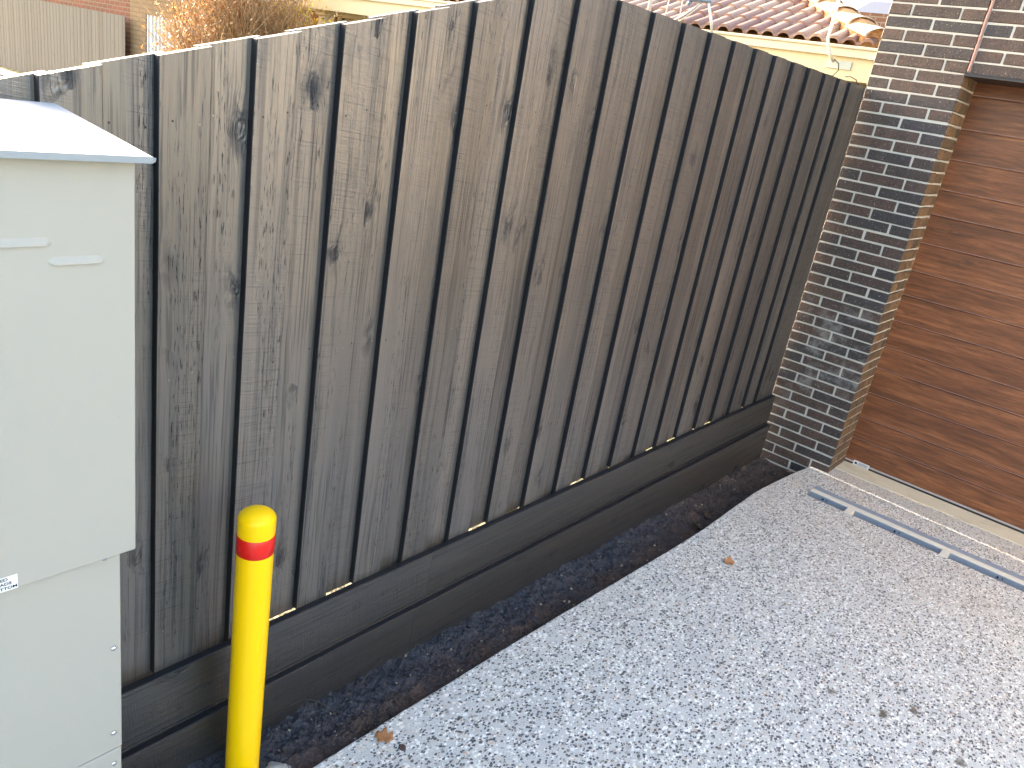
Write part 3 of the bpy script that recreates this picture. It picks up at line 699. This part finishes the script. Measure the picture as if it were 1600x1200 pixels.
for k in range(13):
    a = Vector((GX+.02, GY+.02, GZ+.035))+hd*(k*.40); mb = MB(); rings = []
    for (s_, r_, lift) in ((0, .150, .045), (.035, .153, .045), (.46, .125, .015)):
        rings.append([a+hd*s_+upv*lift+sidev*(r_*math.cos(t))+upv*(r_*.5*math.sin(t)) for t in [math.pi*j/10 for j in range(11)]])
    inner = [a+upv*.03+sidev*(.13*math.cos(t))+upv*(.10*math.sin(t)) for t in [math.pi*j/10 for j in range(11)]]
    mb.loft([inner]+rings, close=False, smooth=False); mb.build('hip_tile', M_ridgetile, nb, loc=tuple(a), fix=False)
mb = MB()
mb.loft([[(GX-.06, y, GZ), (GX-.072, y, GZ-.004), (GX-.07, y, GZ-.02), (GX-.052, y, GZ-.03), (GX-.045, y, GZ-.085), (GX+.05, y, GZ-.09), (GX+.05, y, GZ-.04)] for y in (GY-.06, 12.4)])
mb.loft([[(x, GY-.06, GZ), (x, GY-.072, GZ-.004), (x, GY-.07, GZ-.02), (x, GY-.045, GZ-.085), (x, GY+.05, GZ-.09), (x, GY+.05, GZ-.04)] for x in (GX-.05, 10.5)])
mb.build('gutter', M_creamlt, nb)
mb = MB(); mb.box(GX-.012, GX+.02, GY, 12.4, GZ-.265, GZ-.03, .003); mb.box(GX+.02, 10.5, GY, GY+.03, GZ-.265, GZ-.03); mb.build('fascia', M_cream, nb)
mb = MB(); mb.box(GX+.02, 3.0, GY+.03, 12.4, GZ-.245, GZ-.235); mb.box(3.0, 10.5, GY+.03, 1.9, GZ-.245, GZ-.235); mb.build('soffit', M_cream, nb)
def bg_brick(name, c1, c2, mort, bw, bh, axis='x', ms=.012):
    m = Mt(name); x, y, z = m.sep(m.gen()); v = m.comb(y if axis == 'x' else x, z, 0)
    nd = m.t.nodes.new('ShaderNodeTexBrick'); m.set(nd.inputs['Vector'], v)
    for k, q in (('Color1', c1), ('Color2', c2), ('Mortar', mort)): nd.inputs[k].default_value = (*q, 1)
    nd.inputs['Scale'].default_value = 1; nd.inputs['Brick Width'].default_value = bw; nd.inputs['Row Height'].default_value = bh; nd.inputs['Mortar Size'].default_value = ms; nd.inputs['Mortar Smooth'].default_value = .1
    c = m.mix(m.step(m.noise(m.gen(), 9, 5, .7), .4, .8, 0, .4), nd.outputs['Color'], tuple(k*.6 for k in c1))
    return m.fin(c, .85, m.bump(m.math('SUBTRACT', 1, nd.outputs['Fac']), .008))
M_bo = bg_brick('orange_brick', (.42, .20, .08), (.34, .16, .065), (.28, .16, .08), .24, .086); M_bb = bg_brick('beige_brick', (.20, .135, .07), (.165, .11, .057), (.09, .07, .045), .30, .095, ms=.007); M_br = bg_brick('red_brick', (.17, .042, .022), (.11, .03, .018), (.17, .12, .085), .25, .098, ms=.013)
def wall_holes(mb, x, ylo, yhi, zlo, zhi, holes, th=.12):
    ys = sorted({ylo, yhi, *[h[0] for h in holes], *[h[1] for h in holes]}); zs = sorted({zlo, zhi, *[h[2] for h in holes], *[h[3] for h in holes]})
    for a, b in zip(ys, ys[1:]):
        for c, d in zip(zs, zs[1:]):
            if any(h[0] <= a and b <= h[1] and h[2] <= c and d <= h[3] for h in holes): continue
            mb.box(x, x+th, a, b, c, d)
mb = MB(); wall_holes(mb, 3.0, 1.9, 12.2, -.2, GZ-.25, [(8.28, 9.02, 1.0, 2.32)]); mb.box(3.12, 10.0, 1.9, 2.02, -.2, GZ-.25); mb.box(10.0, 10.12, 1.9, 12.2, -.2, GZ-.25); mb.box(3.12, 10, 12.08, 12.2, -.2, GZ-.25); mb.build('wall', M_bo, nb)
mb = MB()
for a, b in ((8.28, 8.31), (8.50, 8.56), (8.86, 8.91), (8.99, 9.02)): mb.box(2.985, 3.05, a, b, 1.0, 2.32)
mb.box(2.984, 3.051, 8.28, 9.02, 2.29, 2.33); mb.box(2.984, 3.051, 8.28, 9.02, .98, 1.03); fr = mb.build('window', M_creamlt, nb)
mb = MB(); mb.box(3.03, 3.04, 8.30, 9.0, 1.02, 2.30); mb.build('pane', M_glass, fr)
mb = MB(); mb.box(2.90, 2.995, 8.22, 10.2, 2.325, 2.34); mb.box(2.955, 2.998, 7.95, 9.05, 2.33, 2.343); mb.box(2.62, 2.76, 8.72, 8.86, -.1, 2.33, .01); mb.box(2.59, 2.79, 8.69, 8.89, 2.26, 2.335, .01); mb.build('porch_column', M_creamlt, nb)
mb = MB(); mb.box(2.7, 2.76, 7.3, 7.36, -.1, 2.33); mb.box(2.95, 2.995, 7.75, 8.27, 2.10, 2.335); mb.build('porch_trim', M_cream, nb)
# mast and cables on its fascia
def onroof(y, z, x=2.42): return (x, y, z)
mb = MB(); mb.tube([(2.44, 1.585, 2.455), (2.40, 1.60, 2.475), (2.39, 1.645, 2.56), (2.39, 1.665, 2.62), (2.39, 1.668, 3.6)], .0125, 10); mb.build('antenna_mast', M_creamlt, nb)
mb = MB(); mb.box(2.478, 2.486, 1.445, 1.66, 2.405, 2.468, .001); mb.build('mast_plate', M_plate, nb)
mb = MB(); mb.tube([(2.43, 1.58, 2.47), (2.42, 1.53, 2.44), (2.43, 1.52, 2.39), (2.45, 1.56, 2.345), (2.46, 1.59, 2.34)], .004, 6); mb.tube([(2.43, 1.45, 2.35), (2.42, 1.40, 2.352), (2.42, 1.35, 2.335), (2.44, 1.33, 2.29)], .004, 6); mb.tube([(2.44, 1.33, 2.31), (2.44, 1.325, 2.27)], .011, 6); mb.build('cable', M_cable, nb)
mb = MB(); mb.tube([(2.42, 3.46, 2.55), (2.42, 3.47, 3.4)], .018, 8); mb.tube([(2.40, 2.73, 2.54), (2.38, 2.76, 2.66), (2.36, 2.84, 2.85)], .013, 8); mb.tube([(2.40, 3.10, 2.52), (2.40, 3.12, 3.2)], .006, 6); mb.build('service_mast', M_greymast, nb)
mb = MB(); mb.box(2.33, 2.40, 2.80, 3.02, 2.80, 2.92, .012); mb.tube([(2.36, 3.0, 2.8), (2.36, 3.02, 2.77)], .02, 8); mb.build('insulator_box', M_box, nb)
mb = MB()
def arc(p, q, sag, r=.008):
    p, q = Vector(p), Vector(q); mb.tube([p.lerp(q, t/10)-Vector((0, 0, sag*math.sin(math.pi*t/10))) for t in range(11)], r, 6)
arc((2.36, 2.90, 2.79), (2.40, 3.42, 2.60), .07, .009); arc((2.36, 2.87, 2.79), (2.42, 3.38, 2.53), .05, .006); arc((2.37, 3.22, 2.95), (2.42, 3.28, 2.58), .0, .006); mb.build('service_cable', M_greymast, nb)

# ------------------------------------------------------------------ dark roofed house farther back
dh = thing('slate_roofed_house', 'two storey house with dark grey slate roof seen past the tiled hip', 'house', (9, 5, -.1))
mb = MB(); mb.box(11.5, 18, 1.9, 9, -.2, 4.1); mb.build('wall', bg_brick('brown_brick', (.14, .07, .04), (.11, .055, .03), (.2, .16, .12), .24, .086), dh)
mb = MB(); mb.quad((10.6, 1.5, 3.45), (10.6, 5.3, 3.45), (13.5, 5.3, 4.6), (13.5, 1.5, 4.6)); mb.quad((10.6, 1.5, 3.40), (10.6, 5.3, 3.40), (13.5, 5.3, 4.55), (13.5, 1.5, 4.55)); mb.build('roof', M_slate, dh)
mb = MB(); mb.box(10.5, 10.6, 1.5, 5.3, 3.32, 3.46); mb.build('gutter', M_creamlt, dh)

# ------------------------------------------------------------------ left background: beige garage, red house, grey fence
bgh = thing('beige_brick_garage', 'beige brick garage with white ribbed door beyond the fence', 'garage', (6, 15, -.1))
mb = MB(); wall_holes(mb, 4.5, 11.5, 18.28, -.2, 3.3, [(14.9, 17.55, -.2, 1.885)]); mb.box(4.62, 9, 18.15, 18.28, -.2, 3.3); mb.box(4.62, 9, 11.5, 11.62, -.2, 3.3); mb.build('wall', M_bb, bgh)
mb = MB(); n = 66
pts = []
for i in range(n+1):
    y = 14.9+2.65*i/n; pts.append((4.505 if i % 4 < 2 else 4.53, y))
for (xa, ya), (xb, yb) in zip(pts, pts[1:]): mb.quad((xa, ya, -.2), (xb, yb, -.2), (xb, yb, 1.885), (xa, ya, 1.885))
mb.build('ribbed_door', M_white, bgh)
mb = MB(); mb.box(4.3, 9.2, 11.3, 18.4, 3.302, 3.4); mb.build('roof', M_cream, bgh)
rh = thing('red_brick_house', 'red brick house wall above the weathered grey fence', 'house', (7, 24, -.1))
mb = MB(); mb.box(4.55, 10, 18.285, 34, -.2, 4.2); mb.build('wall', M_br, rh)
mb = MB(); mb.box(4.2, 10.4, 18.285, 34.3, 4.202, 4.5); mb.build('roof', M_tile, rh)
gf = thing('grey_paling_fence', 'weathered grey unpainted paling fence in front of the red brick wall', 'fence', (4.35, 24, -.1))
m = Mt('weathered_paling'); v = m.gen(); x, y, z = m.sep(v); r = m.island()
c = m.ramp(r, [(0, (.115, .11, .095)), (.5, (.155, .152, .135)), (.85, (.12, .113, .098)), (1, (.17, .162, .14))])
c = m.mix(m.step(m.noise(m.comb(0, m.math('MULTIPLY', y, 22), m.math('MULTIPLY', z, 1.2)), 1, 5, .7), .45, .75, 0, .6), c, (.15, .145, .13))
c = m.mix(m.step(m.vor(m.comb(0, m.math('MULTIPLY', y, 4.5), m.math('MULTIPLY', z, 2.6)), 1), .17, .06, 0, .6), c, (.10, .09, .07))
M_gp = m.fin(c, .9)
mb = MB(); y = 18.2; k = 0
while y < 33:
    xo = 4.34+(.0 if k % 2 else .0025); mb.box(xo, xo+.012, y, y+.096, -.15, 1.775+random.uniform(-.006, .006)); y += .098; k += 1
mb.build('palings', M_gp, gf)

# ------------------------------------------------------------------ bush
bush = thing('bare_bush', 'dry orange twiggy bush with a few yellow leaves behind the fence', 'bush', (1.66, 9.1, -.1))
rb = random.Random(5); tw = MB(); lf = MB(); yl = MB()
m = Mt('dry_twigs'); v = m.gen(); M_bt = m.fin(m.ramp(m.island(), [(0, (.24, .13, .05)), (.5, (.38, .23, .10)), (1, (.52, .37, .20))]), .6)
m = Mt('dry_leaves'); M_bl = m.fin(m.ramp(m.island(), [(0, (.24, .11, .035)), (.5, (.36, .20, .08)), (.85, (.52, .37, .20)), (1, (.42, .15, .05))]), .5, Transmission_Weight=0)
def translucent(mat, f):
    nt = mat.node_tree; b = nt.nodes['Principled BSDF']; tr = nt.nodes.new('ShaderNodeBsdfTranslucent'); mx = nt.nodes.new('ShaderNodeMixShader'); mx.inputs[0].default_value = f
    l = b.inputs['Base Color'].links[0].from_socket; nt.links.new(l, tr.inputs[0]); nt.links.new(b.outputs[0], mx.inputs[1]); nt.links.new(tr.outputs[0], mx.inputs[2]); nt.links.new(mx.outputs[0], nt.nodes['Material Output'].inputs[0])
translucent(M_bl, .55)
m = Mt('yellow_leaves'); M_by = m.fin(m.ramp(m.island(), [(0, (.55, .50, .03)), (.6, (.80, .68, .04)), (1, (.75, .35, .04))]), .5); translucent(M_by, .55)
cb = Vector((1.70, 9.08, -.1))
def sprig(p, d, L, r, dep):
    e = p-Vector((cb.x, cb.y, 1.35))
    if (e.x/1.0)**2+(e.y/1.0)**2+(max(0, e.z)/1.35)**2 > 1: return
    pts = [p]; dd = d.copy()
    for k in range(4):
        dd = (dd+Vector((rb.uniform(-.16, .16), rb.uniform(-.16, .16), rb.uniform(-.05, .13)))).normalized(); pts.append(pts[-1]+dd*L/4)
    tw.tube(pts, [r, r*.85, r*.7, r*.55, r*.3], 4, True, False)
    if dep > 0:
        for k in range(5 if dep > 1 else 4):
            q = pts[rb.randint(1, 4)]; nd = (dd+Vector((rb.uniform(-.7, .7), rb.uniform(-.7, .7), rb.uniform(-.25, .55)))).normalized()
            sprig(q, nd, L*rb.uniform(.5, .72), r*.6, dep-1)
    else:
        for k in range(3):
            q = pts[rb.randint(2, 4)]+Vector((rb.uniform(-.02, .02),)*3); a = Vector((rb.uniform(-1, 1), rb.uniform(-1, 1), rb.uniform(-1, 1))).normalized(); b = a.orthogonal().normalized(); s_ = rb.uniform(.010, .020)
            yel = (q.x > cb.x+.25 and q.y < cb.y+.1 and q.z > 1.80 and rb.random() < .75)
            (yl if yel else lf).quad(q-a*s_*1.5, q+b*s_, q+a*s_*1.5, q-b*s_)
for i in range(74):
    a = rb.uniform(0, 2*math.pi); sp = rb.uniform(.05, .50)
    d = Vector((math.cos(a)*sp, math.sin(a)*sp, 1)).normalized()
    sprig(cb+Vector((math.cos(a)*.1, math.sin(a)*.1, 0)), d, rb.uniform(1.35, 1.8), .013, 3)
tw.build('branches', M_bt, bush, fix=False); lf.build('dry_leaves', M_bl, bush, fix=False); yl.build('yellow_leaves', M_by, bush, fix=False)

# ------------------------------------------------------------------ parked car (only its windscreen pillar shows)
car = thing('parked_car', 'silver car with blue tinted windows parked beyond the fence', 'car', (-2.9, 8.0, -.1))
M_carp = simple('silver_car_paint', (.55, .58, .62), .25, .03, 3, Metallic=.4); M_carg = simple('blue_car_glass', (.05, .13, .33), .08, .1, 2); M_tyre = simple('tyre', (.02, .02, .02), .8)
def carsec(prof, y0, y1, tuck=0):
    mb = MB(); mb.loft([[(x, y0+tuck*(z > .9), z) for x, z in prof], [(x, y1-tuck*(z > .9), z) for x, z in prof]]); return mb
cx = -1.86
body = [(cx-3.2, .15), (cx-3.25, .62), (cx-3.1, .86), (cx-2.2, .93), (cx+.36, .93), (cx+1.05, .80), (cx+1.15, .55), (cx+1.1, .15)]
mb = MB(); mb.loft([[(x, 7.25, z) for x, z in body], [(x, 7.20, z) for x, z in body], [(x, 8.95, z) for x, z in body]]); mb.build('body', M_carp, car)
cab_ = [(cx-2.75, .925), (cx-2.2, 1.35), (cx-1.3, 1.44), (cx-.42, 1.40), (cx+.36, .925)]
mb = MB(); mb.loft([[(x, 7.24+.14*(z-.9)/.5, z) for x, z in cab_], [(x, 8.91-.14*(z-.9)/.5, z) for x, z in cab_]]); mb.build('cabin', M_carp, car)
gl = [(cx-2.5, .95), (cx-2.1, 1.29), (cx-1.3, 1.37), (cx-.46, 1.335), (cx+.16, .95)]
mb = MB(); mb.poly([(x, 7.236+.14*(z-.9)/.5-.004, z) for x, z in gl]); mb.quad((cx-.36, 7.5, 1.385), (cx-.36, 8.7, 1.385), (cx+.38, 8.8, .95), (cx+.38, 7.35, .95)); mb.build('side_window', M_carg, car)
for x in (cx-2.4, cx+.4):
    for y in (7.19, 8.80):
        mb = MB(); mb.tube([(x, y, .2), (x, y+.18, .2)], .32, 24); w = mb.build('wheel', M_tyre, car, loc=(x, y, .2))

# ------------------------------------------------------------------ house wing opposite the fence (off frame, added and sized to bounce low sun)
wing = thing('bounce_wing', 'unseen rendered house wing added opposite the charcoal fence to bounce warm sun', 'house', (-1, -4.5, -.1))
mb = MB(); WY = -3.48; WL = -1.35
mb.box(WL, .0, WY, WY+.18, -.2, 3.45); mb.box(WL, WL+.18, -9.5, WY-.001, -.2, 3.45); mb.box(-.2, .0, -9.5, WY-.001, -.2, 3.45)
mb.build('wall', M_wall, wing)
mb = MB(); mb.box(WL-.3, -.021, -9.8, WY+.36, 3.452, 3.56); mb.build('roof', M_slate, wing)
hedge = thing('blocker_hedge', 'unseen dark green hedge added to cut low bounce onto the charcoal fence', 'hedge', (-5.5, -5.3, -.1))  # out of view, added to darken low reflections on the fence
mb = MB(); rh_ = random.Random(8)
mb.box(-9.4, -1.75, -5.50, -5.10, -.12, 1.18, .03)
for i in range(7000):
    f = rh_.random(); x = rh_.uniform(-9.4, -1.75)
    p = Vector((x, -5.07+rh_.uniform(-.03, .03), rh_.uniform(-.1, 1.22))) if f < .65 else Vector((x, rh_.uniform(-5.5, -5.1), 1.2+rh_.uniform(-.03, .03)))
    a = Vector((rh_.uniform(-1, 1), rh_.uniform(-1, 1), rh_.uniform(-1, 1))).normalized()*.022; b = a.orthogonal().normalized()*.012
    mb.quad(p-a, p+b, p+a, p-b)
mb.build('foliage', simple('hedge_green', (.035, .06, .018), .6, .4, 20), hedge, fix=False)
